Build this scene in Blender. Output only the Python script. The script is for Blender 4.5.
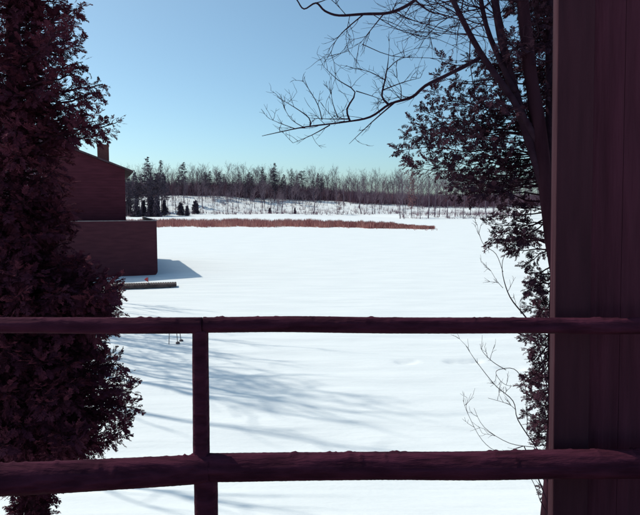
import bpy, math, random
import numpy as np
from mathutils import Vector, Matrix

R = math.radians
for o in list(bpy.data.objects):
    bpy.data.objects.remove(o)
scene = bpy.context.scene
COL = scene.collection

# ------------------------------------------------------------------ camera
CAM = Vector((0, 0, 5.0))
F, CX, CY = 620.0, 320.0, 257.5
PITCH = math.atan((CY - 205.0) / F)
cd = bpy.data.cameras.new('camera')
cam = bpy.data.objects.new('camera', cd)
COL.objects.link(cam)
cam.location = CAM
cam.rotation_euler = (R(90) - PITCH, 0, 0)
cd.sensor_width = 36
cd.sensor_fit = 'HORIZONTAL'
cd.lens = 36 * F / 640
cd.clip_start = 0.05
cd.clip_end = 6000
scene.camera = cam

# ------------------------------------------------------------------ sky, sun, exposure
SUN_EL = R(50)
SUN_AZ = math.atan2(-0.88, 0.475)          # clockwise from +Y
sdir = Vector((math.sin(SUN_AZ) * math.cos(SUN_EL), math.cos(SUN_AZ) * math.cos(SUN_EL), math.sin(SUN_EL)))
w = bpy.data.worlds.new('World')
scene.world = w
w.use_nodes = True
nt = w.node_tree
bg = nt.nodes['Background']
sky = nt.nodes.new('ShaderNodeTexSky')
sky.sky_type = 'NISHITA'
sky.sun_disc = False
sky.sun_elevation = SUN_EL
sky.sun_rotation = SUN_AZ
sky.altitude = 200
sky.air_density = 0.7
sky.dust_density = 1.5
sky.ozone_density = 4.0
bg.inputs['Strength'].default_value = 0.15
tint = nt.nodes.new('ShaderNodeMix')          # the print's slight cyan cast, the same in every direction
tint.data_type = 'RGBA'
tint.blend_type = 'MULTIPLY'
tint.inputs['Factor'].default_value = 1.0
tint.inputs[7].default_value = (0.90, 1.045, 0.905, 1)
nt.links.new(sky.outputs[0], tint.inputs[6])
nt.links.new(tint.outputs[2], bg.inputs['Color'])
sl = bpy.data.lights.new('sun', 'SUN')
sl.energy = 2.75
sl.angle = R(0.6)
sl.color = (1.0, 0.94, 0.81)
so = bpy.data.objects.new('sun', sl)
COL.objects.link(so)
so.rotation_euler = sdir.to_track_quat('Z', 'Y').to_euler()
so.location = (-30, 20, 40)
vs = scene.view_settings
vs.view_transform = 'Standard'
vs.look = 'None'
vs.exposure = 0.13
vs.gamma = 1.0
scene.render.resolution_x = 1024
scene.render.resolution_y = 824


# ------------------------------------------------------------------ helpers
def P(px, py, depth):
    """the point that lies `depth` metres north of the camera on the ray through a pixel"""
    a = (px - CX) / F
    b = -(py - CY) / F
    d = Vector((a, math.cos(PITCH) + b * math.sin(PITCH), -math.sin(PITCH) + b * math.cos(PITCH)))
    return CAM + d * (depth / d.y)


def sm(a, b, t):
    t = min(1.0, max(0.0, (t - a) / (b - a)))
    return t * t * (3 - 2 * t)


def hill_top(x):
    return 10.2 - 5.2 * sm(-70, 70, x)


def terrain(x, y):
    near = 2.5 * (1 - sm(2.2, 11.0, y)) if y > 0 else 2.5
    dl = (-6.9 - 0.30 * max(0.0, y - 22)) - x
    left = -0.6 + 4.6 * sm(-1.2, 16, dl)
    dr = x - (9 + 0.47 * max(0, y))
    right = -0.6 + 4.0 * sm(-1, 18, dr)
    ys = 262 - 46 * sm(18, 42, x) + 6 * math.sin(x * 0.045) + 3 * math.sin(x * 0.13 + 1)
    far = -0.6 + 1.5 * sm(-8, 30, y - ys)
    far += (hill_top(x) - 0.9) * sm(292, 350, y + 5 * math.sin(x * 0.06)) + 3 * sm(350, 600, y)
    z = max(near if y < 11 else -0.6, left, right, far)
    if y > 15:
        z += 0.15 * math.sin(x * 0.21 + y * 0.11) * sm(0.0, 1.0, z)
    return z


def base_material(name):
    m = bpy.data.materials.new(name)
    m.use_nodes = True
    return m, m.node_tree, m.node_tree.nodes['Principled BSDF']


def noise_mat(name, c1, c2, scale=6.0, rough=0.85, bump=0.0, stretch=(1, 1, 1), detail=5, spec=0.2, lo=0.35, hi=0.65):
    m, t, b = base_material(name)
    tc = t.nodes.new('ShaderNodeTexCoord')
    mp = t.nodes.new('ShaderNodeMapping')
    mp.inputs['Scale'].default_value = stretch
    nz = t.nodes.new('ShaderNodeTexNoise')
    nz.inputs['Scale'].default_value = scale
    nz.inputs['Detail'].default_value = detail
    cr = t.nodes.new('ShaderNodeValToRGB')
    cr.color_ramp.elements[0].position = lo
    cr.color_ramp.elements[1].position = hi
    cr.color_ramp.elements[0].color = (*c1, 1)
    cr.color_ramp.elements[1].color = (*c2, 1)
    t.links.new(tc.outputs['Object'], mp.inputs[0])
    t.links.new(mp.outputs[0], nz.inputs['Vector'])
    t.links.new(nz.outputs['Fac'], cr.inputs[0])
    t.links.new(cr.outputs[0], b.inputs['Base Color'])
    b.inputs['Roughness'].default_value = rough
    b.inputs['Specular IOR Level'].default_value = spec
    if bump:
        bp = t.nodes.new('ShaderNodeBump')
        bp.inputs['Strength'].default_value = bump
        bp.inputs['Distance'].default_value = 0.02
        t.links.new(nz.outputs['Fac'], bp.inputs['Height'])
        t.links.new(bp.outputs[0], b.inputs['Normal'])
    return m


def snow_mat(name, col=(0.86, 0.89, 0.90)):
    m, t, b = base_material(name)
    tc = t.nodes.new('ShaderNodeTexCoord')
    mp = t.nodes.new('ShaderNodeMapping')
    mp.inputs['Rotation'].default_value = (0, 0, R(12))
    mp.inputs['Scale'].default_value = (0.35, 1.6, 1)
    n1 = t.nodes.new('ShaderNodeTexNoise')
    n1.inputs['Scale'].default_value = 0.8
    n1.inputs['Detail'].default_value = 8
    n2 = t.nodes.new('ShaderNodeTexNoise')
    n2.inputs['Scale'].default_value = 9
    n2.inputs['Detail'].default_value = 4
    ad = t.nodes.new('ShaderNodeMath')
    ad.operation = 'MULTIPLY_ADD'
    ad.inputs[1].default_value = 0.06
    bp = t.nodes.new('ShaderNodeBump')
    bp.inputs['Strength'].default_value = 0.5
    bp.inputs['Distance'].default_value = 0.26
    t.links.new(tc.outputs['Object'], mp.inputs[0])
    t.links.new(mp.outputs[0], n1.inputs['Vector'])
    t.links.new(tc.outputs['Object'], n2.inputs['Vector'])
    t.links.new(n2.outputs['Fac'], ad.inputs[0])
    t.links.new(n1.outputs['Fac'], ad.inputs[2])
    t.links.new(ad.outputs[0], bp.inputs['Height'])
    t.links.new(bp.outputs[0], b.inputs['Normal'])
    cr = t.nodes.new('ShaderNodeValToRGB')
    cr.color_ramp.elements[0].position = 0.3
    cr.color_ramp.elements[1].position = 0.7
    cr.color_ramp.elements[0].color = (col[0] * .91, col[1] * .92, col[2] * .93, 1)
    cr.color_ramp.elements[1].color = (*col, 1)
    t.links.new(n1.outputs['Fac'], cr.inputs[0])
    t.links.new(cr.outputs[0], b.inputs['Base Color'])
    b.inputs['Roughness'].default_value = 0.75
    b.inputs['Specular IOR Level'].default_value = 0.15
    return m


M = {
    'snow': snow_mat('snow'),
    'lake_snow': snow_mat('lake_snow', (0.87, 0.90, 0.91)),
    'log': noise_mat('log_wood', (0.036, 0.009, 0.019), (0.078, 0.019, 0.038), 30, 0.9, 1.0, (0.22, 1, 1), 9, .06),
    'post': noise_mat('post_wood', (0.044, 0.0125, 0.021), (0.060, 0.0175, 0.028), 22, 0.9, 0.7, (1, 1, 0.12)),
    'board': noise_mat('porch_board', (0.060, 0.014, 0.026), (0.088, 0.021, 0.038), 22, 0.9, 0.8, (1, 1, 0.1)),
    'floor': noise_mat('porch_floor', (0.12, 0.06, 0.05), (0.2, 0.10, 0.09), 8, 0.8, 0.3, (1, 0.1, 1)),
    'siding': noise_mat('cabin_siding', (0.066, 0.012, 0.022), (0.092, 0.018, 0.031), 5, 0.8, 0.3, (0.2, 1, 1)),
    'balcony': noise_mat('balcony_board', (0.060, 0.015, 0.024), (0.082, 0.022, 0.032), 5, 0.8, 0.3, (0.2, 1, 1)),
    'trim': noise_mat('weathered_trim', (0.22, 0.17, 0.18), (0.32, 0.26, 0.26), 5, 0.8, 0.2),
    'shingle': noise_mat('roof_shingle', (0.06, 0.035, 0.045), (0.11, 0.065, 0.075), 7, 0.9, 0.6),
    'brick': noise_mat('chimney_brick', (0.12, 0.045, 0.045), (0.20, 0.08, 0.07), 12, 0.9, 0.4),
    'glass': noise_mat('window_glass', (0.02, 0.02, 0.025), (0.03, 0.03, 0.035), 2, 0.1, 0, spec=0.5),
    'cedar': noise_mat('cedar_foliage', (0.080, 0.018, 0.033), (0.098, 0.026, 0.043), 5, 0.9, 0, spec=.05),
    'cedar2': noise_mat('dark_cedar_foliage', (0.050, 0.021, 0.034), (0.070, 0.031, 0.048), 5, 0.9, 0, spec=.05),
    'bark': noise_mat('grey_bark', (0.045, 0.026, 0.034), (0.10, 0.065, 0.075), 8, 0.9, 0.8, (1, 1, 0.2)),
    'darkbark': noise_mat('dark_bark', (0.026, 0.009, 0.015), (0.042, 0.016, 0.025), 10, 0.95, 0.8, (1, 1, 0.2), spec=.03),
    'twig': noise_mat('twig_bark', (0.028, 0.012, 0.021), (0.042, 0.021, 0.033), 12, 0.95, 0.2, spec=.03),
    'farbark': noise_mat('far_tree_bark', (0.10, 0.070, 0.095), (0.17, 0.125, 0.155), 0.8, 0.9),
    'fartwig': noise_mat('far_tree_twigs', (0.14, 0.092, 0.12), (0.22, 0.16, 0.19), 0.3, 0.9),
    'pine': noise_mat('far_pine_needles', (0.065, 0.048, 0.075), (0.11, 0.085, 0.115), 0.5, 0.9),
    'oakleaf': noise_mat('withered_oak_leaves', (0.20, 0.085, 0.09), (0.30, 0.15, 0.15), 0.6, 0.9),
    'brush': noise_mat('far_brush', (0.16, 0.085, 0.12), (0.25, 0.15, 0.18), 0.06, 0.9),
    'reed': noise_mat('dry_reeds', (0.36, 0.135, 0.13), (0.52, 0.26, 0.22), 0.25, 0.9),
    'dock': noise_mat('dock_planks', (0.05, 0.038, 0.04), (0.10, 0.075, 0.075), 3, 0.85, 0.2),
    'steel': noise_mat('rusty_pipe', (0.06, 0.045, 0.05), (0.12, 0.09, 0.09), 20, 0.6),
    'red': noise_mat('red_cloth', (0.45, 0.05, 0.06), (0.55, 0.08, 0.08), 8, 0.8),
}


class MB:
    def __init__(self):
        self.v, self.f = [], []
        self.arr = []          # (verts Nx3, tris Mx3) numpy blocks

    def poly(self, pts):
        n = len(self.v)
        self.v += [tuple(p) for p in pts]
        self.f.append(tuple(range(n, n + len(pts))))

    def box(self, a, b):
        x0, y0, z0 = a
        x1, y1, z1 = b
        n = len(self.v)
        self.v += [(x0, y0, z0), (x1, y0, z0), (x1, y1, z0), (x0, y1, z0), (x0, y0, z1), (x1, y0, z1), (x1, y1, z1), (x0, y1, z1)]
        for q in ((0, 3, 2, 1), (4, 5, 6, 7), (0, 1, 5, 4), (1, 2, 6, 5), (2, 3, 7, 6), (3, 0, 4, 7)):
            self.f.append(tuple(n + i for i in q))
        return self

    def prism(self, outline, axis_vec):
        """closed outline (list of Vectors) extruded along axis_vec"""
        n = len(self.v)
        k = len(outline)
        self.v += [tuple(p) for p in outline] + [tuple(Vector(p) + Vector(axis_vec)) for p in outline]
        self.f.append(tuple(range(n, n + k)))
        self.f.append(tuple(n + k + i for i in reversed(range(k))))
        for i in range(k):
            j = (i + 1) % k
            self.f.append((n + i, n + k + i, n + k + j, n + j))
        return self

    def tube(self, pts, rad, n=5, wob=0.0, rng=None, cap=True):
        pts = [Vector(p) for p in pts]
        base = len(self.v)
        m = len(pts)
        ref = Vector((0.31, 0.17, 0.93))
        for i, p in enumerate(pts):
            d = (pts[min(i + 1, m - 1)] - pts[max(i - 1, 0)])
            if d.length < 1e-9:
                d = Vector((0, 0, 1))
            d.normalize()
            if abs(d.dot(ref)) > 0.95:
                u = d.cross(Vector((1, 0, 0))).normalized()
            else:
                u = d.cross(ref).normalized()
            v = d.cross(u)
            for k in range(n):
                a = 2 * math.pi * k / n
                r = rad[i]
                if wob and rng:
                    r *= 1 + rng.uniform(-wob, wob)
                self.v.append(tuple(p + (u * math.cos(a) + v * math.sin(a)) * r))
        for i in range(m - 1):
            for k in range(n):
                k2 = (k + 1) % n
                self.f.append((base + i * n + k, base + i * n + k2, base + (i + 1) * n + k2, base + (i + 1) * n + k))
        if cap:
            self.f.append(tuple(base + k for k in reversed(range(n))))
            self.f.append(tuple(base + (m - 1) * n + k for k in range(n)))
        return self

    def mesh(self, name, mat, smooth=False):
        me = bpy.data.meshes.new(name)
        me.from_pydata(self.v, [], self.f)
        me.materials.append(mat)
        if smooth:
            me.polygons.foreach_set('use_smooth', [True] * len(me.polygons))
        me.update()
        return me

    def build(self, name, mat, parent=None, smooth=False):
        return link(name, self.mesh(name, mat, smooth), parent)


def np_mesh(name, V, T, mat):
    me = bpy.data.meshes.new(name)
    me.vertices.add(len(V))
    me.vertices.foreach_set('co', np.ascontiguousarray(V, dtype=np.float32).ravel())
    me.loops.add(len(T) * 3)
    me.loops.foreach_set('vertex_index', np.ascontiguousarray(T, dtype=np.int32).ravel())
    me.polygons.add(len(T))
    me.polygons.foreach_set('loop_start', np.arange(0, len(T) * 3, 3, dtype=np.int32))
    me.materials.append(mat)
    me.update(calc_edges=True)
    me.validate()
    return me


def link(name, data, parent=None):
    o = bpy.data.objects.new(name, data)
    COL.objects.link(o)
    if parent is not None:
        o.parent = parent
    return o


def tag(o, label=None, cat=None, group=None, kind=None):
    for k, v in (('label', label), ('category', cat), ('group', group), ('kind', kind)):
        if v:
            o[k] = v
    return o


def empty(name, loc, rz=0, label=None, cat=None, group=None):
    o = link(name, None)
    o.location = loc
    o.rotation_euler = (0, 0, rz)
    return tag(o, label, cat, group)


def copy_tree(root):
    c = root.copy()
    COL.objects.link(c)
    for ch in root.children:
        d = ch.copy()
        COL.objects.link(d)
        d.parent = c
    return c


def jitter(v, a, rng):
    return v + Vector((rng.uniform(-a, a), rng.uniform(-a, a), rng.uniform(-a, a)))


# ------------------------------------------------------------------ the ground and the lake
def spaced(lo, hi, n, fine, centre):
    a = np.arcsinh((lo - centre) / fine)
    b = np.arcsinh((hi - centre) / fine)
    return np.sinh(np.linspace(a, b, n)) * fine + centre


def grid_mesh(name, xs, ys, zf, mat):
    nx, ny = len(xs), len(ys)
    V = np.zeros((ny, nx, 3), dtype=np.float32)
    for j, y in enumerate(ys):
        for i, x in enumerate(xs):
            V[j, i] = (x, y, zf(x, y))
    idx = np.arange(nx * ny).reshape(ny, nx)
    a, b, c, d = idx[:-1, :-1].ravel(), idx[:-1, 1:].ravel(), idx[1:, 1:].ravel(), idx[1:, :-1].ravel()
    T = np.concatenate([np.stack([a, b, c], 1), np.stack([a, c, d], 1)])
    me = np_mesh(name, V.reshape(-1, 3), T, mat)
    me.polygons.foreach_set('use_smooth', [True] * len(me.polygons))
    return link(name, me)


ys = np.concatenate([np.linspace(-60, 0, 12), np.linspace(1, 14, 27), spaced(14.5, 200, 60, 14, 14), np.linspace(203, 420, 90), spaced(425, 3000, 25, 60, 420)])
tag(grid_mesh('snowy_ground', spaced(-2500, 2500, 190, 14, -4), ys, terrain, M['snow']), kind='structure')

rs = random.Random(3)
tracks = []
for (px, py, n_, step) in ((448, 361, 13, 2.6), (398, 362, 6, 3.2), (500, 368, 8, 3.0)):
    for k in range(n_):
        p = P(px + k * step + rs.uniform(-.6, .6), py + rs.uniform(-.8, .8) - k * .05, 20)
        t_ = 5.0 / (5.0 - p.z)
        tracks.append((p.x * t_, 20 * t_))


def lake_z(x, y):
    z = 0.02 * math.sin(x * .8 + y * 1.9 + 1.3 * math.sin(x * .31)) + 0.015 * math.sin(y * 3.3 - x * .55)
    z *= 1 - sm(25, 90, y)
    if 15 < y < 26:
        for (tx, ty) in tracks:
            d2 = (x - tx) ** 2 / 0.02 + (y - ty) ** 2 / 0.04
            if d2 < 6:
                z -= 0.035 * math.exp(-d2)
    return z


xs = np.concatenate([spaced(-420, -8.3, 40, 6, -8), np.linspace(-8, 10, 240), spaced(10.3, 420, 40, 6, 10)])
ys = np.concatenate([np.linspace(4, 24, 200), spaced(24.3, 320, 70, 16, 24)])
tag(grid_mesh('frozen_lake', xs, ys, lake_z, M['lake_snow']), kind='structure')

# ------------------------------------------------------------------ the porch the picture is taken from
FLOOR = 5.0 - 1.43
pr = empty('porch', (0, 0, FLOOR), 0, 'dark wooden porch post and board wall where the log rails end', 'porch')
pr.rotation_euler = (0, R(-1.2), 0)                      # the whole porch leans a little
post_x0 = P(548.5, 320, 2.36).x + .022
mb = MB()
mb.box((post_x0, 2.30, -0.6), (post_x0 + 0.135, 2.355, 2.75))
pp = mb.build('corner_post', M['post'], pr)
bv = pp.modifiers.new('bevel', 'BEVEL')
bv.width = 0.006
bv.segments = 2
rb = random.Random(8)
x = post_x0 + 0.138
k = 0
while x < 3.2:
    wd = 0.14 + rb.uniform(-.004, .004)
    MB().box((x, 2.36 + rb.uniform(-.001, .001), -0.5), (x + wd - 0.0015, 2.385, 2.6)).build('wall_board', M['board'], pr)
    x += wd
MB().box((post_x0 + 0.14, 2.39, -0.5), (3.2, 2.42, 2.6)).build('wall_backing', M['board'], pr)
mb = MB()
for k in range(34):
    y0 = -2.7 + k * 0.148
    mb.box((-3.6, y0, -0.04), (3.2, y0 + 0.14, 0))
mb.build('floor', M['floor'], pr)


# ------------------------------------------------------------------ log railing
def log(mb, a, b, r0, r1, seed, n=22, seg=46, knots=10):
    rng = random.Random(seed)
    a, b = Vector(a), Vector(b)
    d = (b - a)
    L = d.length
    d.normalize()
    u = d.cross(Vector((0, 0, 1)) if abs(d.z) < .9 else Vector((0, 1, 0))).normalized()
    v = u.cross(d)
    ph = [rng.uniform(0, 6.28) for _ in range(8)]
    ks = [(rng.uniform(0, L), rng.gauss(math.pi / 2, .6), rng.uniform(.004, .009), rng.uniform(.02, .16) ** 1.0) for _ in range(knots)]
    grain = [rng.uniform(-.03, .03) for _ in range(n)]
    base = len(mb.v)
    seg = max(seg, int(L / 0.007)) if knots else seg
    for i in range(seg + 1):
        t = i / seg
        s = t * L
        c = a + d * s + v * (0.002 * math.sin(3.1 * s + ph[0]) + 0.0012 * math.sin(8 * s + ph[1])) + u * 0.004 * math.sin(2.4 * s + ph[2])
        r = r0 + (r1 - r0) * t
        for k in range(n):
            an = 2 * math.pi * k / n
            rr = r * (1 + .020 * math.sin(5 * s + 2 * an + ph[3]) + .010 * math.sin(13 * s - 3 * an + ph[4]) + .012 * math.sin(2 * s + 5 * an + ph[5]) + grain[k] + rng.uniform(-.009, .009))
            for (s0, a0, w_, h_) in ks:
                da = (an - a0 + math.pi) % (2 * math.pi) - math.pi
                e = ((s - s0) / w_) ** 2 + (da / .35) ** 2
                if e < 5:
                    rr += r * h_ * math.exp(-e)
            mb.v.append(tuple(c + (u * math.cos(an) + v * math.sin(an)) * rr))
    for i in range(seg):
        for k in range(n):
            k2 = (k + 1) % n
            mb.f.append((base + i * n + k, base + i * n + k2, base + (i + 1) * n + k2, base + (i + 1) * n + k))
    mb.f.append(tuple(base + k for k in reversed(range(n))))
    mb.f.append(tuple(base + seg * n + k for k in range(n)))
    return mb


rl = empty('log_railing', (P(204, 466, 2.2).x, 2.2, FLOOR), 0, 'dark railing of round logs with one thin upright, across the porch', 'railing')
off = Vector(rl.location)
PL = lambda px, py, dd: P(px, py, dd) - off
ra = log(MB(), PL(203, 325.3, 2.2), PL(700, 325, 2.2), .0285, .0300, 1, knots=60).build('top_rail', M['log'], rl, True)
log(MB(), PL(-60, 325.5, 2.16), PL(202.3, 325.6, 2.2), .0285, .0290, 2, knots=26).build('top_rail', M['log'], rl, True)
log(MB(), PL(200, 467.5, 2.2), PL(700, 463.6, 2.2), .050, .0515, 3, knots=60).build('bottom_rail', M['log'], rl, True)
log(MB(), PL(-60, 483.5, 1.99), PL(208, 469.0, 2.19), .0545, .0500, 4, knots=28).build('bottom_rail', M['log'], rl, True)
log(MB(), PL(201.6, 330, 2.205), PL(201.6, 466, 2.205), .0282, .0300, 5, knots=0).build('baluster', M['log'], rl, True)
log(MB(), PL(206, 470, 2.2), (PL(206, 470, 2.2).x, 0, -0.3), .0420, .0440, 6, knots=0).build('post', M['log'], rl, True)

# ------------------------------------------------------------------ foliage sprays
def spray_template(seed, pairs=6, wid=0.11, droop=0.16):
    rng = random.Random(seed)
    V, T = [], []

    def leaf(a, b, wd):
        a, b = Vector(a), Vector(b)
        d = (b - a)
        s = Vector((-d.y, d.x, rng.uniform(-.4, .4) * d.length)).normalized() * wd * .5
        m_ = a.lerp(b, 0.55)
        n = len(V)
        V.extend([tuple(a), tuple(m_ + s), tuple(b), tuple(m_ - s)])
        T.extend([(n, n + 1, n + 2), (n, n + 2, n + 3)])
    for i in range(pairs):
        t = 0.12 + 0.72 * i / (pairs - 1)
        z = -droop * t * t
        for s in (-1, 1):
            ln = (0.50 - 0.28 * t) * rng.uniform(.75, 1.2)
            an = R(rng.uniform(32, 58)) * s
            leaf((t, 0, z), (t + ln * math.cos(an), ln * math.sin(an), z - rng.uniform(-.05, .13)), wid * rng.uniform(.9, 1.5))
    leaf((0, 0, 0), (0.6, 0, -droop * .3), wid * .7)
    leaf((0.5, 0, -droop * .25), (1.05, 0, -droop), wid * 1.3)
    return np.array(V, dtype=np.float32), np.array(T, dtype=np.int32)


SPRAYS = [spray_template(i) for i in range(5)]


class Foliage:
    def __init__(self):
        self.items = []

    def add(self, p, d, up, s):
        self.items.append((p, d, up, s))

    def mesh(self, name, mat, rng):
        VV, TT, n = [], [], 0
        for (p, d, up, s) in self.items:
            V, T = SPRAYS[rng.randrange(len(SPRAYS))]
            x = d.normalized()
            y = up.cross(x)
            if y.length < 1e-4:
                y = Vector((1, 0, 0)).cross(x)
            y.normalize()
            z = x.cross(y)
            Mx = np.array([x, y, z], dtype=np.float32)
            VV.append(V @ Mx * s + np.array(p, dtype=np.float32))
            TT.append(T + n)
            n += len(V)
        return np_mesh(name, np.concatenate(VV), np.concatenate(TT), mat)


def bough(wood, fol, a, b, rng, r=0.012, sag=0.05, side=0.20, step=0.045, spray=0.11, start=0.25, lift=0.0, clump=16):
    """a bough from a to b with side twigs set with flat sprays"""
    a, b = Vector(a), Vector(b)
    L = (b - a).length
    n = 7
    pts = []
    for i in range(n + 1):
        t = i / n
        p = a.lerp(b, t)
        p.z += -sag * L * math.sin(math.pi * t) + lift * L * t * t
        pts.append(jitter(p, 0.028 * L, rng) if 0 < i < n else p)
    wood.tube(pts, [r * (1 - .85 * i / n) + .0012 for i in range(n + 1)], 5)
    s = start * L
    flip = 1
    while s < L:
        t = s / L
        f = t * n
        i = min(n - 1, int(f))
        p = pts[i].lerp(pts[i + 1], f - i)
        d = (pts[i + 1] - pts[i]).normalized()
        h = d.cross(Vector((0, 0, 1)))
        if h.length < .05:
            h = Vector((1, 0, 0))
        h.normalize()
        roll = Matrix.Rotation(rng.uniform(-1.5, 1.5), 3, d)
        sd = (roll @ h) * flip
        flip = -flip
        q = (d * rng.uniform(.45, 1.0) + sd + Vector((0, 0, rng.uniform(-.25, .2)))).normalized()
        ls = side * (1.08 - .75 * t) * rng.uniform(.6, 1.25)
        e = p + q * ls
        wood.tube([p, p + q * ls * .5 + Vector((0, 0, .01 * rng.uniform(-1, 1))), e], [.0035, .0026, .0012], 3, cap=False)
        k = 0.25 * ls
        fl2 = 1
        while k < ls:
            pp_ = p + q * k
            dd = (q + (q.cross(Vector((0, 0, 1))).normalized() if abs(q.z) < .98 else h) * fl2 * rng.uniform(.3, 1.0) + Vector((rng.uniform(-.3, .3), rng.uniform(-.3, .3), rng.uniform(-.4, .3)))).normalized()
            up = Vector((rng.gauss(0, .8), rng.gauss(0, .8), 1)).normalized()
            fol.add(pp_, dd, up, spray * rng.uniform(.55, 1.15))
            fl2 = -fl2
            k += step * rng.uniform(.8, 1.3)
        fol.add(e, q, Vector((rng.uniform(-.5, .5), rng.uniform(-.5, .5), 1)), spray * rng.uniform(.7, 1.1))
        s += step * rng.uniform(1.0, 1.7)
    d = (pts[-1] - pts[-2]).normalized()
    for k in range(clump):
        g = Vector((rng.gauss(0, 1), rng.gauss(0, 1), rng.gauss(0, 1)))
        fol.add(pts[-1] - d * rng.uniform(0, .12) + g * .022, (d * .5 + g * .8).normalized(), Vector((rng.gauss(0, 1), rng.gauss(0, 1), 1)), spray * rng.uniform(.45, .85))


# ------------------------------------------------------------------ cedar beside the railing (dense mass over the left)
rg = random.Random(21)
TY = 4.5
tb = P(20, 205, TY)
gz = terrain(tb.x, TY)
cedar = empty('cedar_tree', (tb.x, TY, gz - .1), 0, 'dense dark cedar beside the railing, reaching above the cabin roof', 'tree')
oc = Vector(cedar.location)
wood, fol, trunk = MB(), Foliage(), MB()
trunk_pts = [Vector((0.03 * math.sin(i * 1.3), 0.03 * math.cos(i * 1.7), i * 0.8)) for i in range(11)]
trunk.tube(trunk_pts, [0.085 - 0.0072 * i for i in range(11)], 10, .08, rg)


def on_trunk(z):
    f = max(0, min(9.99, z / 0.8))
    i = int(f)
    return trunk_pts[i].lerp(trunk_pts[i + 1], f - i)


# tips read off the photograph: (px, py, depth offset, side twig length)
TIPS = [(84, 8, 0, .13), (80, 22, .2, .12), (76, 38, -.1, .12), (84, 46, .1, .12), (86, 62, 0, .12), (78, 74, -.2, .11), (66, 2, .2, .14), (70, 30, -.3, .12),
        (60, 55, .3, .12), (106, 84, .1, .10), (98, 92, -.1, .11), (90, 100, .15, .12), (119, 123, 0, .11), (112, 132, .12, .10), (100, 121, -.1, .13),
        (90, 136, .2, .13), (80, 118, 0, .13), (66, 100, .1, .14), (72, 142, .2, .12), (55, 80, -.2, .13), (84, 128, -.2, .12), (60, 128, 0, .12), (50, 20, 0, .13), (45, 45, .1, .13),
        (124, 282, 0, .13), (125, 288, .2, .15), (122, 304, -.2, .15), (124, 316, .1, .15), (118, 290, -.3, .17), (112, 306, .25, .18), (120, 326, -.15, .15), (105, 284, .1, .18), (100, 300, -.3, .2), (95, 318, .2, .2), (126, 296, .15, .14), (123, 310, -.1, .14), (112, 322, .1, .15), (120, 300, .3, .14), (112, 338, .1, .13), (106, 348, -.1, .14), (96, 335, .2, .16),
        (126, 364, 0, .15), (136, 376, .15, .14), (140, 392, 0, .14), (142, 408, -.1, .14), (138, 420, .1, .13), (132, 430, -.05, .12), (128, 385, -.2, .16), (120, 400, .2, .16),
        (116, 415, .05, .15), (124, 440, .1, .11), (110, 432, -.15, .13), (100, 442, .1, .12), (112, 378, .1, .17), (100, 395, -.1, .18), (92, 420, .15, .16), (85, 440, 0, .14),
        (74, 450, -.1, .12), (60, 458, .15, .12), (50, 470, 0, .12), (40, 492, .1, .10), (50, 488, -.05, .06), (30, 505, .1, .12), (22, 512, -.1, .12), (36, 478, .2, .12)]
for (px, py, dy, sd) in TIPS:
    tip = P(px - (8 if py > 200 else 3), py, TY + dy * 1.4 + rg.uniform(-.12, .12)) - oc
    hl = math.hypot(tip.x, tip.y)
    z0 = tip.z + rg.uniform(-.12, .22) * (1 if py > 200 else -.6) - .1 * hl
    bough(wood, fol, on_trunk(z0), tip, rg, .013, rg.uniform(-.02, .08), sd * 1.15, .018 if py > 150 else .022, .078, .2)


def crown_radius(z):
    y_px = 205 + (CAM.z - (z + oc.z)) / TY * F       # rough height in the picture
    if y_px > 480:
        return 0.10
    if y_px > 450:
        return 0.28
    if y_px > 330:
        return 0.66
    if y_px > 265:
        return 0.66
    if y_px > 135:
        return 0.40
    if y_px > 80:
        return 0.46
    return max(0.2, 0.42 - 0.05 * max(0, z - 5))


for k in range(760):
    z = rg.uniform(0.55, 7.8) if rg.random() < .68 else rg.uniform(.9, 3.0)
    if z > 6.5 and rg.random() < .30:
        continue
    rr = crown_radius(z) * rg.uniform(.6, 1.0) * (rg.uniform(.4, .72) if z > 3.6 else (1 if rg.random() < .6 else .6))
    an = rg.uniform(0, 2 * math.pi)
    tip = on_trunk(z) + Vector((math.cos(an) * rr, math.sin(an) * rr * 1.15, rg.uniform(-.12, .12)))
    bough(wood, fol, on_trunk(z - .15 * rr), tip, rg, .011, rg.uniform(-.03, .06), .16, .030 if z < 4.0 else .042, .085, .12)
trunk.build('trunk', M['darkbark'], cedar, True)
wood.build('boughs', M['darkbark'], cedar)
link('crown', fol.mesh('crown', M['cedar'], rg), cedar)

# ------------------------------------------------------------------ bare tree with its stems and the long reaching branch
rt = random.Random(5)
RY = 6.0
bx_ = P(580, 500, RY)
tree = empty('bare_tree', (bx_.x, RY, terrain(bx_.x, RY) - .1), 0, 'leafless tree with several stems and a long bare branch reaching over the lake', 'tree')
ot = Vector(tree.location)


def path(px_pts, d0=RY, d1=None):
    d1 = d0 if d1 is None else d1
    n = len(px_pts)
    return [P(a, b, d0 + (d1 - d0) * i / max(1, n - 1)) - ot for i, (a, b) in enumerate(px_pts)]


def smooth_path(pts, sub=3):
    out = []
    n = len(pts)
    for i in range(n - 1):
        p0, p1, p2, p3 = pts[max(i - 1, 0)], pts[i], pts[i + 1], pts[min(i + 2, n - 1)]
        for k in range(sub):
            t = k / sub
            out.append(0.5 * ((2 * p1) + (p2 - p0) * t + (2 * p0 - 5 * p1 + 4 * p2 - p3) * t * t + (3 * p1 - p0 - 3 * p2 + p3) * t * t * t))
    out.append(pts[-1])
    return out


def limb(mb, pts, r0, r1, n=7, sub=3, wob=.06):
    q = smooth_path(pts, sub)
    m = len(q)
    mb.tube(q, [r0 + (r1 - r0) * i / (m - 1) for i in range(m)], n, wob, rt)
    return q


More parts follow.
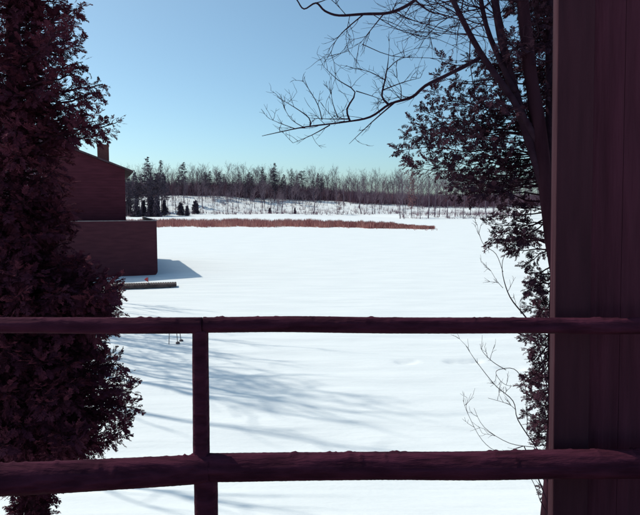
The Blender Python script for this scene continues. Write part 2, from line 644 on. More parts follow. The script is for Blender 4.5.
def twig(mb, p, d, L, r, rng, depth):
    n = 4
    pts = [p]
    dd = d.normalized()
    for i in range(n):
        dd = (dd + Vector((rng.gauss(0, .16), rng.gauss(0, .16), rng.gauss(0.03, .14)))).normalized()
        pts.append(pts[-1] + dd * L / n)
    mb.tube(pts, [r * (1 - .7 * i / n) + .0006 for i in range(n + 1)], 4 if r > .004 else 3, cap=False)
    if depth > 0:
        for k in range(rng.randint(2, 4)):
            i = rng.randint(1, n)
            ax = Vector((rng.gauss(0, 1), rng.gauss(0, 1), rng.gauss(0, 1))).normalized()
            nd = (dd + ax * .75).normalized()
            twig(mb, pts[i], nd, L * rng.uniform(.35, .65), r * .6, rng, depth - 1)


trunk, branches = MB(), MB()
limb(trunk, path([(580, 640), (576, 500), (570, 380), (563, 300), (553, 240), (544, 170), (536, 110), (529, 60), (523, 0), (518, -70), (514, -200)]), .10, .045, 10)
stems = [
    (path([(542, 150), (512, 98), (480, 52), (453, 0), (433, -45), (415, -120)], RY, 5.8), .036, .016),
    (path([(544, 185), (520, 110), (504, 50), (495, 0), (488, -60), (480, -160)], RY, 6.2), .05, .028),
    (path([(549, 215), (550, 130), (549, 40), (552, -80)], RY, 6.4), .05, .028),
    (path([(515, 92), (500, 60), (486, 25), (476, -30), (468, -90)], RY, 6.3), .032, .016),
]
STEMS = []
for pts, a, b in stems:
    q = limb(branches, pts, a, b, 7)
    STEMS.append(q)
    for k in range(9):
        i = rt.randint(len(q) // 2, len(q) - 1)
        twig(branches, q[i], Vector((rt.gauss(0, 1), rt.gauss(0, .6), rt.uniform(-.2, .8))), rt.uniform(.35, .8), .007, rt, 2)
# the long branch
main = limb(branches, path([(484, 55), (476, 60), (463, 67), (445, 76), (425, 86), (412, 97), (390, 104), (370, 117), (345, 122), (305, 127), (280, 132), (262, 136)], RY, 5.3), .022, .0022, 7, 4)
D_ = 5.5
sub_paths = [
    ([(394, 103), (372, 122), (349, 144)], .008), ([(330, 125), (312, 135), (293, 143)], .006),
    ([(388, 104), (382, 96), (385, 80), (388, 63), (389, 48)], .011), ([(350, 121), (347, 109), (355, 92), (338, 80), (324, 67)], .010),
    ([(310, 127), (309, 118), (294, 107), (277, 97)], .007), ([(349, 119), (330, 119), (310, 118)], .006), ([(383, 90), (404, 82), (420, 78)], .006),
    ([(401, 101), (401, 88), (397, 78)], .006), ([(356, 91), (372, 96), (385, 101)], .005), ([(296, 129), (282, 124), (270, 119)], .004), ([(322, 120), (318, 105), (308, 88), (302, 80)], .005),
    ([(338, 118), (333, 104), (331, 92)], .005), ([(385, 80), (370, 72), (352, 68)], .005), ([(387, 70), (398, 60), (412, 56)], .005), ([(305, 128), (292, 120), (284, 108)], .004)]
for pp_, r in sub_paths:
    q = limb(branches, path(pp_, D_), r, .0015, 4, 3, 0)
    for k in range(5):
        i = rt.randint(1, len(q) - 1)
        d = (q[i] - q[i - 1]).normalized() * .8 + Vector((rt.gauss(-.1, .6), rt.gauss(0, .4), rt.gauss(.15, .5)))
        twig(branches, q[i], d, rt.uniform(.07, .18), .0020, rt, 1)
for k in range(12):
    i = rt.randint(len(main) // 3, len(main) - 2)
    f = 1 - i / len(main)
    twig(branches, main[i], Vector((rt.gauss(-.3, .4), rt.gauss(0, .4), rt.gauss(.4, .3))), rt.uniform(.10, .16) + .3 * f, .0028, rt, 1)
# the upper branch that drops into the picture and out again
up = limb(branches, path([(437, -38), (425, -14), (415, 0), (398, 10), (384, 13.5), (364, 14), (339, 15.5), (325, 11), (316, 3), (304, 9), (297, 0), (290, -8)], 5.8, 5.4), .018, .004, 6, 4)
for pp_, r in [([(364, 14), (345, 30), (335, 42), (331, 53)], .007), ([(384, 13.5), (370, 31), (359, 45)], .007), ([(316, 3), (325, 0), (332, -6)], .006), ([(415, 0), (429, 11), (446, 15.5), (470, 25), (488, 44)], .010),
               ([(395, 12), (412, 20), (437, 27), (462, 37), (492, 58)], .006), ([(350, 15), (346, 38), (350, 55)], .003), ([(372, 14), (404, 32), (440, 40), (472, 56)], .004), ([(420, -10), (455, 8), (485, 22)], .006),
               ([(392, 12), (400, -6)], .005), ([(346, 15), (336, 4), (322, -8)], .004), ([(362, 44), (392, 56), (430, 58), (470, 62)], .004)]:
    q = limb(branches, path(pp_, 5.6), r, .0015, 4, 3, 0)
    for k in range(5):
        i = rt.randint(1, len(q) - 1)
        d = (q[i] - q[i - 1]).normalized() + Vector((rt.gauss(0, .5), rt.gauss(0, .4), rt.gauss(-.1, .5)))
        twig(branches, q[i], d, rt.uniform(.12, .34), .0026, rt, 1)
for k in range(64):        # fine twigs of the crown against the sky
    q = STEMS[k % len(STEMS)]
    i = rt.randint(int(len(q) * .45), len(q) - 1)
    twig(branches, q[i], Vector((rt.gauss(-.5, .6), rt.gauss(0, .5), rt.gauss(.3, .5))), rt.uniform(.4, 1.0), .005, rt, 2)
trunk.build('trunk', M['darkbark'], tree, True)
branches.build('branches', M['twig'], tree, True)

# ------------------------------------------------------------------ evergreen among those stems
rg = random.Random(77)
EY = 6.35
eb = P(552, 400, EY)
ever = empty('cedar_tree', (eb.x, EY, terrain(eb.x, EY) - .1), 0, 'loose dark cedar growing through the leafless tree by the porch post', 'tree')
oc = Vector(ever.location)
wood, fol, trunk = MB(), Foliage(), MB()
trunk_pts = [Vector((0.03 * math.sin(i * 1.1) + .01 * i, 0.03 * math.cos(i * 1.9), i * 0.8)) for i in range(11)]
trunk.tube(trunk_pts, [0.10 - 0.0082 * i for i in range(11)], 10, .08, rg)
TIPS = [(398, 151, -.1), (403, 140, .1), (408, 122, 0), (404, 160, .2), (414, 168, 0), (420, 110, .1), (430, 92, -.1), (436, 74, .2), (442, 62, 0), (452, 80, .2), (425, 130, .2), (430, 150, -.2),
        (440, 165, .1), (452, 178, 0), (436, 120, .1), (448, 105, -.1), (462, 96, .2), (458, 130, 0), (466, 150, .1), (470, 172, -.1), (476, 186, .1), (462, 186, .1), (486, 192, -.1), (480, 150, .2), (476, 122, .1),
        (492, 172, .1), (500, 190, 0), (490, 108, .2), (500, 140, -.1), (508, 165, .2), (470, 60, .1), (488, 70, 0), (505, 80, .1), (520, 60, .2), (530, 30, 0), (545, 20, .2), (540, 80, .1), (515, 120, .1),
        (505, 205, 0), (498, 214, .1), (492, 224, -.1), (496, 236, .1), (503, 246, 0), (510, 252, .1), (520, 238, -.1), (515, 222, .1), (526, 210, .1), (490, 240, .05), (512, 240, .2),
        (524, 266, 0), (530, 280, .1), (525, 292, -.1), (533, 300, .1), (537, 315, 0), (528, 306, .1), (522, 340, 0), (528, 352, .1), (532, 366, 0), (524, 376, .1), (521, 386, -.1), (527, 396, .1),
        (533, 404, 0), (525, 414, .1), (530, 424, .1), (534, 436, 0), (537, 446, .1), (536, 344, .1), (538, 390, -.1), (448, 192, .1), (531, 272, .1), (536, 288, 0), (540, 302, .1), (530, 336, 0), (538, 356, .1), (531, 372, .1), (540, 380, 0), (534, 394, .1), (540, 412, 0), (535, 430, .1), (541, 425, 0), (543, 440, .1)]
re_ = random.Random(404)
while len(TIPS) < 98:
    px, py = re_.uniform(405, 556), re_.uniform(55, 250)
    edge = 398 + (150 - py) * .45 if py < 150 else 398 + max(0, py - 160) * 1.25
    if px > edge + 4 and not (px < 470 and py < 70 + (470 - px) * .5) and (px > 470 or re_.random() < .7):
        TIPS.append((px, py, re_.uniform(-.25, .25)))
TIPS += [(re_.uniform(502, 556), re_.uniform(-25, 105), re_.uniform(-.2, .2)) for _ in range(34)]
for (px, py, dy) in TIPS:
    low = py > 255
    tip = P(px, py, EY + dy * 2 + rg.uniform(-.2, .2)) - oc
    hl = math.hypot(tip.x, tip.y)
    z0 = tip.z + (rg.uniform(-.05, .35) - .1 * hl)
    bough(wood, fol, on_trunk(z0), tip, rg, .010, rg.uniform(-.05, .12), .11 if low else .17, .020 if low else .036, .08 if low else .10, .35 if low else .45)
for k in range(64):
    z = rg.uniform(0.5, 7.8)
    an = rg.uniform(-1.9, 1.9)
    rr = rg.uniform(.35, .95) if z > 3 else rg.uniform(.2, .5)
    tip = on_trunk(z) + Vector((math.cos(an) * rr, math.sin(an) * rr, rg.uniform(-.15, .15)))
    bough(wood, fol, on_trunk(z - .15 * rr), tip, rg, .009, .03, .18, .036, .095, .15)
trunk.build('trunk', M['darkbark'], ever, True)
wood.build('boughs', M['darkbark'], ever)
link('crown', fol.mesh('crown', M['cedar2'], rg), ever)

# ------------------------------------------------------------------ arching bare shrub by the porch post
SY = 4.3
sb = P(556, 470, SY)
shrub = empty('bare_shrub', (sb.x, SY, terrain(sb.x, SY)), 0, 'thin arching leafless twigs of a shrub beside the porch post', 'shrub')
ot = Vector(shrub.location)
canes = MB()
g0 = Vector((0, 0, -.05))
for pp_, r in [([(536, 330), (524, 315), (510, 297), (503, 276), (502.6, 261), (507, 252)], .0065), ([(503, 272), (496, 254), (484, 245), (479, 233), (477, 224)], .0025), ([(503, 288), (497, 281), (491, 271)], .002),
               ([(536, 447), (518, 420), (513, 401), (495, 385), (476, 361), (466, 346)], .0045), ([(527, 434), (527, 405), (524, 383), (514, 369), (498, 370), (497, 376), (506, 385), (521, 386)], .0035), ([(506, 370), (493, 362), (483, 352), (480, 344)], .0028),
               ([(534, 447), (509, 443), (484, 427), (474, 408)], .0026), ([(524, 446), (500, 452), (482, 440), (468, 414), (463, 400)], .0022), ([(540, 500), (532, 480), (520, 470), (505, 470)], .003), ([(516, 410), (508, 404), (488, 398)], .002)]:
    q = limb(canes, path(pp_, SY), r, .0012, 4, 4, 0)
    for k in range(4):
        i = rt.randint(2, len(q) - 1)
        twig(canes, q[i], (q[i] - q[i - 1]).normalized() + Vector((rt.gauss(0, .5), rt.gauss(0, .3), rt.gauss(.2, .5))), rt.uniform(.05, .13), .0014, rt, 1)
for a, b in (((536, 330)), ((536, 447)), ((534, 447)), ((540, 500)), ((524, 446))):
    e = P(a, b, SY) - ot
    m_ = e.lerp(g0, .5) + Vector((.10, 0, .05))
    limb(canes, [e, m_, Vector((rt.uniform(-.06, .06), rt.uniform(-.06, .06), -.05))], .004, .007, 4, 4, 0)
canes.build('canes', M['twig'], shrub, True)

# ------------------------------------------------------------------ cabin with its boarded terrace
HD = 46.0
H0 = P(125.5, 200, HD)
cab = empty('cabin', (H0.x, HD, .6), R(19.5), 'dark reddish cabin with low gable, chimney and boarded terrace jutting towards the lake', 'cabin')
zof = lambda py, dd=HD: P(125, py, dd).z - .6
EZ, WL, HL = zof(169.5), 11.0, 13.0
RZ = EZ + 2.1
mb = MB()
mb.prism([(0, 0, -1.2), (0, 0, EZ), (-WL / 2, 0, RZ), (-WL, 0, EZ), (-WL, 0, -1.2)], (0, HL, 0))
wl = mb.build('wall', M['siding'], cab)
z = 0.0
while z < EZ - .02:
    zt = min(EZ, z + .195)
    MB().prism([(0.0, -.003, z), (0.0, -.026, z), (0.0, -.010, zt - .004), (0.0, -.003, zt - .004)], (-WL, 0, 0)).build('siding_board', M['siding'], wl)
    z += .2
sl_ = (RZ - EZ) / (WL / 2)
roof = MB()
ov = .59
for s in (1, -1):
    cxm = -WL / 2
    xe = cxm + s * (WL / 2 + ov)
    ze = EZ - sl_ * ov
    o_ = [(cxm, -.35, RZ + .02), (xe, -.35, ze + .02), (xe, -.35, ze + .14), (cxm, -.35, RZ + .16)]
    if s < 0:
        o_.reverse()
    roof.prism(o_, (0, HL + .7, 0))
rf = roof.build('roof', M['shingle'], cab)
c0 = P(97.5, 150, 47.6) - Vector(cab.location)
c1 = P(108.5, 150, 47.6) - Vector(cab.location)
inv = Matrix.Rotation(-R(19), 3, 'Z')
c0, c1 = inv @ c0, inv @ c1
ch = MB().box((c0.x, c0.y, EZ + .05), (c0.x + .84, c0.y + .8, P(100, 146, 47.6).z - .6)).build('chimney', M['brick'], rf)
MB().box((c0.x - .03, c0.y - .03, P(100, 146, 47.6).z - .6 + .002), (c0.x + .87, c0.y + .83, P(100, 144.2, 47.6).z - .6)).build('chimney_cap', M['brick'], rf)
WZ = P(150, 220.2, 44.2).z - .6 - .1
for wx in (-9.8, -7.0):
    fr = MB()
    for a, b in (((wx, -.07, WZ), (wx + .09, -.03, WZ + 1.4)), ((wx + 1.31, -.07, WZ), (wx + 1.4, -.03, WZ + 1.4)), ((wx + .093, -.07, WZ), (wx + 1.307, -.03, WZ + .09)),
                 ((wx + .093, -.07, WZ + 1.31), (wx + 1.307, -.03, WZ + 1.4)), ((wx + .67, -.065, WZ + .093), (wx + .73, -.03, WZ + 1.307))):
        fr.box(a, b)
    fr.build('window_frame', M['trim'], wl)
    for q in (0, 1):
        MB().box((wx + .095 + q * .637, -.05, WZ + .095), (wx + .668 + q * .637, -.034, WZ + 1.305)).build('pane', M['glass'], wl)
# terrace
bx1, by0 = 1.98, -2.6
BT = P(150, 220.2, 44.2).z - .6
BB = P(150, 275.5, 44.2).z - .6
bal = MB().box((-WL - .2, by0 + .06, BT - 1.1), (bx1 - .06, -.03, BT - 1.0))
bal.box((.03, -.027, BT - 1.1), (bx1 - .06, HL - .5, BT - 1.0))
bal = bal.build('terrace', M['balcony'], cab)
nb = 16
hb = (BT - .05 - BB) / nb
for k in range(nb):
    z0, z1 = BB + k * hb, BB + (k + 1) * hb - .0015
    rr = .34
    edge = lambda zz: bx1 - rr + math.sqrt(max(0, rr * rr - max(0, rr - (zz - BB)) ** 2))
    ol = [(-WL - .2, z0)] + [(edge(z0 + (z1 - z0) * i / 5), z0 + (z1 - z0) * i / 5) for i in range(6)] + [(-WL - .2, z1)]
    MB().prism([(a, by0, b) for a, b in ol], (0, .045, 0)).build('terrace_board', M['balcony'], bal)
    if k > 1:
        MB().box((bx1 - .045, by0 + .047, z0), (bx1, HL - .5, z1)).build('terrace_board', M['balcony'], bal)
MB().box((-WL - .2, by0 - .04, BT - .05), (bx1 + .04, by0 + .10, BT)).build('cap_rail', M['trim'], bal)
MB().box((bx1 - .10, by0 + .103, BT - .05), (bx1 + .04, HL - .5, BT)).build('cap_rail', M['trim'], bal)

# ------------------------------------------------------------------ dock, flag, pipe frame
da, db = P(112, 290.6, 36.3), P(177, 288.0, 37.2)
dv = (db - da)
dl = math.hypot(dv.x, dv.y)
dock = empty('dock', (da.x, da.y, 0), math.atan2(dv.y, dv.x), 'low narrow wooden dock frozen in the lake ice below the cabin', 'dock')
n = 26
for k in range(n):
    MB().box((k * dl / n, 0, .20), ((k + 1) * dl / n - .02, 1.1, .245)).build('plank', M['dock'], dock)
for y0 in (.05, .98):
    MB().box((0, y0, .07), (dl - .02, y0 + .06, .198)).build('beam', M['dock'], dock)
for k in range(3):
    for y0 in (.12, .90):
        MB().tube([(.4 + k * (dl - .8) / 2, y0 + .04, -.4), (.4 + k * (dl - .8) / 2, y0 + .04, .19)], [.04, .04], 8).build('pile', M['steel'], dock)
fl = P(148, 284, 37.0)
flag = empty('marker_flag', (fl.x, fl.y + .05, .245), 0, 'small red pennant on a short stake on the dock', 'flag')
MB().tube([(0, 0, 0), (0.01, 0, .42)], [.012, .010], 6).build('stake', M['steel'], flag)
mb = MB()
pts = [(0.012, .0, .42), (.12, .02, .39), (.24, -.015, .29), (.12, .015, .20), (0.012, 0, .14)]
mb.prism([(-a, b, c) for a, b, c in pts], (0, .012, 0))
mb.build('pennant', M['red'], flag)
MB().tube([(0, 0, 0), (0, 0, .05)], [.13, .10], 10).build('foot', M['steel'], flag)
fp = P(175, 344, 22.1)
frame = empty('pipe_frame', (fp.x, 22.1, 0), R(12), 'thin dark pipe trestle standing in the snow behind the railing', 'frame')
for (x0, x1) in ((-.22, -.17), (.10, .04), (.22, .14)):
    MB().tube([(x0, 0 if x0 < .2 else .35, -.1), (x1, .1, .78)], [.014, .014], 6).build('leg', M['steel'], frame)
MB().tube([(-.24, .1, .79), (.24, .1, .79)], [.016, .016], 6).build('crossbar', M['steel'], frame)
for x0, y0 in ((.10, 0), (.22, .35)):
    MB().tube([(x0, y0, 0.0), (x0, y0, .05), (x0, y0, .07)], [.08, .07, .03], 8).build('foot_pad', M['steel'], frame)

# ------------------------------------------------------------------ the reeds (one mass)
rg = random.Random(9)
V, T = [], []
nre = 0
while nre < 26000:
    u = rg.random()
    px = 118 + u * (434 - 118)
    near = 141 - 12 * sm(.55, 1.0, u)
    wid = 34 * (1 - .93 * sm(.42, 1.0, u)) + 1.0
    wobble = 3 * math.sin(u * 37) + 2 * math.sin(u * 83 + 1)
    y = near + wobble * (.6 if u < .8 else .25) + wid * rg.random()
    if math.sin(u * 260 + y * .5) + math.sin(u * 91 - y * .31) > 1.15 and rg.random() < .75:
        continue
    x = (px - 320) / F * y
    h = rg.uniform(.6, 1.5) * (1 - .45 * sm(.8, 1, u)) * (1 + .13 * math.sin(u * 51 + 2) * math.sin(u * 23) + .07 * math.sin(u * 190))
    if rg.random() < .06:
        y -= rg.expovariate(.5)
        h *= .7
    a = rg.uniform(0, math.pi)
    wd = rg.uniform(.03, .07)
    ex, ey = rg.gauss(0, .22), rg.gauss(0, .22)
    c, s = math.cos(a) * wd, math.sin(a) * wd
    n = len(V)
    V += [(x - c, y - s, -.05), (x + c, y + s, -.05), (x + ex * .5 + c * .7, y + ey * .5 + s * .7, h * .7), (x + ex * .5 - c * .7, y + ey * .5 - s * .7, h * .7), (x + ex, y + ey, h)]
    T += [(n, n + 1, n + 2), (n, n + 2, n + 3), (n + 3, n + 2, n + 4)]
    nre += 1
tag(link('reed_bed', np_mesh('reed_bed', np.array(V), np.array(T), M['reed'])), 'band of dry reddish reeds across the frozen lake', 'reeds', kind='stuff')


# ------------------------------------------------------------------ the far woods
def bare_variant(seed, height=20.0, spread=.5, levels=4, limbs=(13, 17), low=.38):
    rng = random.Random(seed)
    tr, br = MB(), MB()
    n = 9
    pts = [Vector((0, 0, -.5))]
    d = Vector((0, 0, 1))
    for i in range(n):
        d = (d + Vector((rng.gauss(0, .05), rng.gauss(0, .05), 0.1))).normalized()
        pts.append(pts[-1] + d * (height * .92 / n))
    r0 = height * rng.uniform(.010, .014)
    tr.tube(pts, [r0 * (1 - .88 * i / n) for i in range(n + 1)], 6)

    def rec(p, d, L, r, lv):
        m = 3
        q = [p]
        dd = d
        for i in range(m):
            dd = (dd + Vector((rng.gauss(0, .13), rng.gauss(0, .13), .09 + rng.gauss(0, .06)))).normalized()
            q.append(q[-1] + dd * L / m)
        br.tube(q, [r, r * .75, r * .5, r * .25 + .004], 3, cap=False)
        if lv <= 0:
            return
        for k in range(rng.randint(3, 4)):
            i = rng.randint(1, m)
            ax = Vector((rng.gauss(0, 1), rng.gauss(0, 1), rng.gauss(.2, .8))).normalized()
            rec(q[i], (dd * .9 + ax * .75).normalized(), L * rng.uniform(.42, .66), max(.028, r * .5), lv - 1)
    for k in range(rng.randint(*limbs)):
        t = rng.uniform(low, 1.0)
        f = t * n
        i = min(n - 1, int(f))
        p = pts[i].lerp(pts[i + 1], f - i)
        an = rng.uniform(0, 6.283)
        d = Vector((math.cos(an) * spread, math.sin(an) * spread, rng.uniform(.5, 1.0))).normalized()
        rec(p, d, height * (.32 - .17 * t) * rng.uniform(.8, 1.2), r0 * (.5 - .25 * t), levels - 2)
    return tr.mesh('trunk', M['farbark'], True), br.mesh('branches', M['fartwig'])


def pine_variant(seed, height=20.0, bare=.35, wid=.2, mat='pine', shape='cone', dens=1.0):
    rng = random.Random(seed)
    tr = MB()
    pts = [Vector((rng.gauss(0, .05) * i, rng.gauss(0, .05) * i, -.5 + (height + .3) * i / 8)) for i in range(9)]
    r0 = height * .012
    tr.tube(pts, [r0 * (1 - .9 * i / 8) for i in range(9)], 6)
    V, T = [], []
    z = height * bare
    while z < height * .985:
        t = (z / height - bare) / (1 - bare)
        if shape == 'cone':
            rad = height * wid * (1 - t) ** .8 * rng.uniform(.65, 1.15) + .25
        else:
            rad = height * wid * math.sqrt(max(.02, 1 - (2 * t - .85) ** 2 * .8)) * rng.uniform(.55, 1.1)
        for k in range(rng.randint(4, 6)):
            an = rng.uniform(0, 6.283)
            L = rad * rng.uniform(.7, 1.15)
            up = rng.uniform(-.15, .25)
            tip = Vector((math.cos(an) * L, math.sin(an) * L, z + up * L))
            a = Vector((0, 0, z))
            tr.tube([a, tip], [.05, .015], 3, cap=False)
            m = int((5 + L * 5) * dens)
            for j in range(m):
                s = rng.uniform(.25, 1.05)
                c = a.lerp(tip, s) + Vector((rng.gauss(0, .16), rng.gauss(0, .16), rng.gauss(.05, .16)))
                u = Vector((rng.gauss(0, 1), rng.gauss(0, 1), rng.gauss(0, .5))).normalized() * rng.uniform(.16, .38)
                v = Vector((rng.gauss(0, 1), rng.gauss(0, 1), rng.gauss(.3, .6))).normalized() * rng.uniform(.10, .26)
                n = len(V)
                V += [tuple(c - u), tuple(c + v), tuple(c + u), tuple(c - v * .6)]
                T += [(n, n + 1, n + 2), (n, n + 2, n + 3)]
        z += height * .032 * rng.uniform(.8, 1.3)
    return tr.mesh('trunk', M['farbark'], True), np_mesh('crown', np.array(V), np.array(T), M[mat])


BARE = [bare_variant(100 + i, 20, .55 + .12 * (i % 3), 4) for i in range(7)]
POLE = [bare_variant(170 + i, 20, .22, 3, (6, 9), .55) for i in range(3)]
THIN = [bare_variant(140 + i, 20, .35, 4) for i in range(3)]
PINE = [pine_variant(200 + i, 20, (.30, .42, .25)[i % 3], (.15, .13, .17)[i % 3]) for i in range(4)]
ROUND = [pine_variant(230 + i, 20, .45, .17, shape='round', dens=1.2) for i in range(3)]
SMALL = [pine_variant(260 + i, 5, .06, .24, dens=2.0) for i in range(2)]
OAK = [pine_variant(280 + i, 16, .22, .17, mat='oakleaf', shape='round', dens=.55) for i in range(2)]


def plant(kind, var, x, y, h, ref, label, group, name, rng, cat='tree', sx=1.0):
    tr, cr = var
    o = empty(name, (x, y, terrain(x, y)), rng.uniform(0, 6.28), label, cat, group)
    s = h / ref
    o.scale = (s * sx, s * sx, s)
    link('trunk', tr, o)
    link('crown' if kind != 'bare' else 'branches', cr, o)
    return o


rg = random.Random(31)


def at_px(px, D):
    return (px - CX) / F * D


def h_for(px, D, top_py):
    """height that makes a tree at distance D end at that pixel row"""
    return P(px, top_py, D).z - terrain(at_px(px, D), D)


# trees one can tell apart
SPEC = [
    ('pine', PINE[0], 149, 300, 157, 'tallest pointed pine of the far woods, beside the cabin eave', 'pine_tree', 1.2),
    ('pine', PINE[1], 162, 305, 160, 'narrow spire-shaped pine on the far shore next to the tallest pointed pine', 'pine_tree', .9),
    ('pine', ROUND[0], 184.5, 318, 162, 'round-topped pine standing alone above the far woods', 'pine_tree', 1.05),
    ('pine', ROUND[1], 206, 330, 172, 'low broad pine in the far woods beside the round-topped pine', 'pine_tree', 1.0),
    ('pine', PINE[2], 240, 345, 171, None, 'pine_tree', 1.0),
    ('pine', PINE[3], 263, 340, 167, None, 'pine_tree', 1.1),
    ('pine', PINE[0], 275, 338, 163, None, 'pine_tree', 1.2),
    ('pine', PINE[2], 292, 345, 168, None, 'pine_tree', 1.0),
    ('pine', ROUND[2], 250, 352, 172, None, 'pine_tree', 1.0),
    ('pine', ROUND[1], 225, 352, 174, None, 'pine_tree', 1.0),
    ('pine', PINE[1], 318, 348, 173, None, 'pine_tree', 1.0),
    ('pine', PINE[3], 136, 310, 170, None, 'pine_tree', 1.0),
    ('oak', OAK[0], 151, 268, 190, None, 'oak_tree', 1.0),
    ('oak', OAK[1], 156, 272, 194, None, 'oak_tree', .9),
    ('oak', OAK[1], 411, 236, 170, 'tall reddish tree with withered leaves on the far point', 'oak_tree', .75),
    ('oak', OAK[0], 339, 285, 193, 'bushy reddish tree with withered leaves on the open far bank', 'oak_tree', .9),
]
for kind, var, px, D, top, label, name, sx in SPEC:
    ref = {'pine': 20, 'oak': 16}[kind]
    grp = None
    if label is None:
        label, grp = ('dark pine rising among the bare trees of the far woods', 'pines in the far woods') if kind == 'pine' else ('low reddish tree with withered leaves where the reeds meet the far shore', 'reddish trees at the reed edge')
    plant(kind, var, at_px(px, D), D, h_for(px, D, top), ref, label, grp, name, rg, sx=sx)
for px, D, top in ((181, 275, 203), (187.5, 272, 206), (196, 282, 201), (270, 290, 208), (295, 296, 208)):
    D += rg.uniform(-2, 2)
    plant('pine', SMALL[rg.randrange(2)], at_px(px, D), D, max(1.5, h_for(px, D, top)), 5, 'small young conifer on the open snow of the far bank', 'young conifers on the far bank', 'young_conifer', rg, sx=rg.uniform(.9, 1.3))
# trunks standing out on the point towards the right
for k, px in enumerate((400, 404, 420, 428, 434, 439, 447, 455, 463, 470, 478, 486, 493, 500, 508, 516, 530, 545, 560, 580, 600, 620)):
    D = rg.uniform(216, 246)
    plant('bare', (BARE + THIN)[rg.randrange(10)], at_px(px, D), D, rg.uniform(15, 19), 20, 'tall bare tree on the low point beyond the end of the reeds', 'bare trees on the far point', 'bare_tree', rg, sx=rg.uniform(.8, 1.0))
# the slope: slim trees on the snow
for k in range(110):
    px = rg.uniform(158, 430)
    D = rg.uniform(284, 348)
    plant('bare', (BARE + THIN + THIN)[rg.randrange(13)], at_px(px, D), D, rg.uniform(7, 15), 20, 'bare tree rising from the snowy slope below the far woods', 'bare trees on the far slope', 'bare_tree', rg, sx=rg.uniform(.9, 1.25))
# dark cluster that comes down to the shore beside the cabin
for k in range(20):
    px = 116 + 50 * rg.random()
    D = rg.uniform(262, 300)
    plant('pine', (PINE + ROUND)[rg.randrange(7)], at_px(px, D), D, max(7, h_for(px, D, rg.uniform(172, 192))), 20, 'dark pine of the thick cluster on the far shore beside the cabin', 'pine cluster on the far shore', 'pine_tree', rg, sx=rg.uniform(1.1, 1.5))
for k in range(26):
    px = 165 + 170 * (k + rg.random()) / 26
    D = rg.uniform(330, 352)
    plant('pine', (PINE + ROUND + ROUND)[rg.randrange(10)], at_px(px, D), D, max(6, h_for(px, D, rg.gauss(176, 4) + 4 * sm(280, 335, px))), 20, 'dark pine rising among the bare trees of the far woods', 'pines in the far woods', 'pine_tree', rg, sx=rg.uniform(1.0, 1.6))
for k in range(10):
    px = 120 + 46 * (k + rg.random()) / 10
    D = rg.uniform(258, 276)
    plant('pine', SMALL[k % 2], at_px(px, D), D, rg.uniform(4.5, 9), 5, 'low dark conifer of the thicket where reeds meet the far shore', 'thicket on the far shore', 'young_conifer', rg, sx=rg.uniform(.7, 1.1))
# the wood itself
for k in range(130):
    px = 100 + (k + rg.random()) * (600 - 100) / 130
    D = rg.uniform(335, 365)
    base = 166 + 6 * sm(200, 420, px) + 2.5 * math.sin(px * .11) + rg.uniform(-4, 11)
    h = max(9, min(26, h_for(px, D, base)))
    plant('bare', BARE[rg.randrange(7)], at_px(px, D), D, h, 20, 'tall bare grey tree in the far woods along the ridge', 'bare trees of the far woods', 'bare_tree', rg, sx=rg.uniform(.75, 1.05))
# the rows behind them read as one mass
RAW = []
for pair in BARE:
    for me in pair:
        co = np.empty(len(me.vertices) * 3, dtype=np.float32)
        me.vertices.foreach_get('co', co)
        me.calc_loop_triangles()
        ti = np.empty(len(me.loop_triangles) * 3, dtype=np.int32)
        me.loop_triangles.foreach_get('vertices', ti)
        RAW.append((co.reshape(-1, 3), ti.reshape(-1, 3)))
VV, TT, nv = [], [], 0
for k in range(150):
    px = 95 + (k + rg.random()) * (610 - 95) / 150
    D = rg.uniform(366, 410)
    h = max(9, min(26, h_for(px, D, 167 + 6 * sm(200, 420, px) + rg.uniform(-3, 8)))) / 20
    v = rg.randrange(7)
    an = rg.uniform(0, 6.28)
    x = at_px(px, D)
    for V0, T0 in RAW[2 * v:2 * v + 2]:
        W = np.empty_like(V0)
        W[:, 0] = (V0[:, 0] * math.cos(an) - V0[:, 1] * math.sin(an)) * h + x
        W[:, 1] = (V0[:, 0] * math.sin(an) + V0[:, 1] * math.cos(an)) * h + D
        W[:, 2] = V0[:, 2] * h + terrain(x, D)
        VV.append(W)
        TT.append(T0 + nv)
        nv += len(W)
tag(link('distant_wood', np_mesh('distant_wood', np.concatenate(VV), np.concatenate(TT), M['fartwig'])), 'mass of bare trees behind the first rows of the far woods', 'woods', kind='stuff')
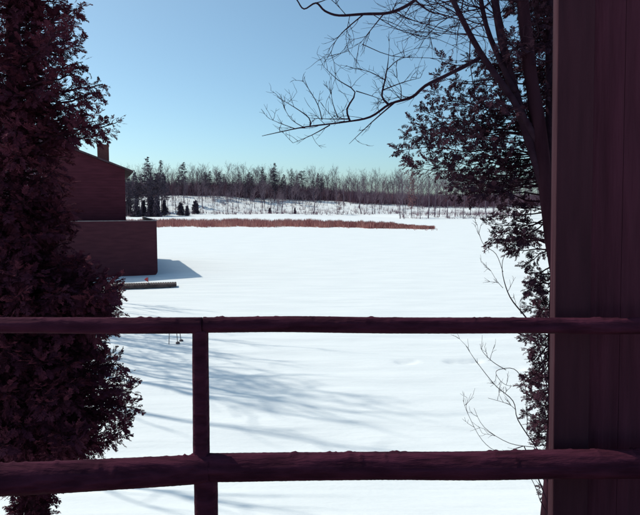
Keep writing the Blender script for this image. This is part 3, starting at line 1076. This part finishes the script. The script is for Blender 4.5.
# trees hidden by cabin and cedar, whose long shadows lie on the ice
for k, (x, y, h) in enumerate(((-12.6, 22.4, 18), (-13.2, 21.0, 19), (-12.9, 23.8, 17), (-14.4, 22.6, 20), (-14.6, 20.2, 20), (-15.4, 23.6, 20), (-12.4, 26.0, 15), (-13.6, 27.4, 16), (-14.8, 26.2, 17),
                              (-13.0, 15.4, 18), (-24, 57.5, 17), (-26, 57.0, 18), (-15, 33, 12), (-16, 32, 13), (-15.6, 34.2, 13), (-13.6, 29.4, 14), (-12, 24.6, 10), (-12.6, 25.6, 10.5), (-11.5, 23.4, 9.5), (-12.2, 26.8, 10), (-13.4, 26.2, 12), (-14.0, 24.0, 19))):
    plant('bare', POLE[k % 3] if k < 16 else THIN[k % 3], x, y, h, 20, 'slender bare tree on the wooded bank beside the cabin', 'bare trees beside the cabin', 'bare_tree', rg, sx=.62)

# dense brush along the crest: reads as one dark band
rg = random.Random(55)
V, T = [], []


def stick(x, y, z, h, lean, wd):
    a = rg.uniform(0, math.pi)
    c, s = math.cos(a) * wd, math.sin(a) * wd
    ex, ey = rg.gauss(0, lean), rg.gauss(0, lean)
    n = len(V)
    V.extend([(x - c, y - s, z - .2), (x + c, y + s, z - .2), (x + ex * h, y + ey * h, z + h)])
    T.append((n, n + 1, n + 2))


for k in range(16000):
    px = rg.uniform(95, 660)
    D = rg.uniform(342, 400) if px < 350 else rg.uniform(330, 400)
    x = at_px(px, D)
    z = terrain(x, D)
    h = rg.uniform(4.5, 9.5) * (.78 + .22 * sm(420, 250, px))
    for j in range(7):
        stick(x + rg.gauss(0, .5), D + rg.gauss(0, .5), z + rg.uniform(0, .35) * h, h * rg.uniform(.5, 1), .16, rg.uniform(.05, .18))
for k in range(1500):                       # scattered undergrowth on the slope
    px = rg.uniform(95, 520)
    D = rg.uniform(280, 345) if px < 400 else rg.uniform(225, 330)
    if px < 165:
        D = rg.uniform(258, 345)
    x = at_px(px, D)
    z = terrain(x, D)
    h = rg.uniform(.8, 3.0) * (1.6 if px < 165 else 1)
    for j in range(6):
        stick(x + rg.gauss(0, .5), D + rg.gauss(0, .5), z, h * rg.uniform(.4, 1), .3, rg.uniform(.04, .12))
tag(link('brushwood', np_mesh('brushwood', np.array(V), np.array(T), M['brush'])), 'dense dark brush along the foot of the far woods', 'brush', kind='stuff')
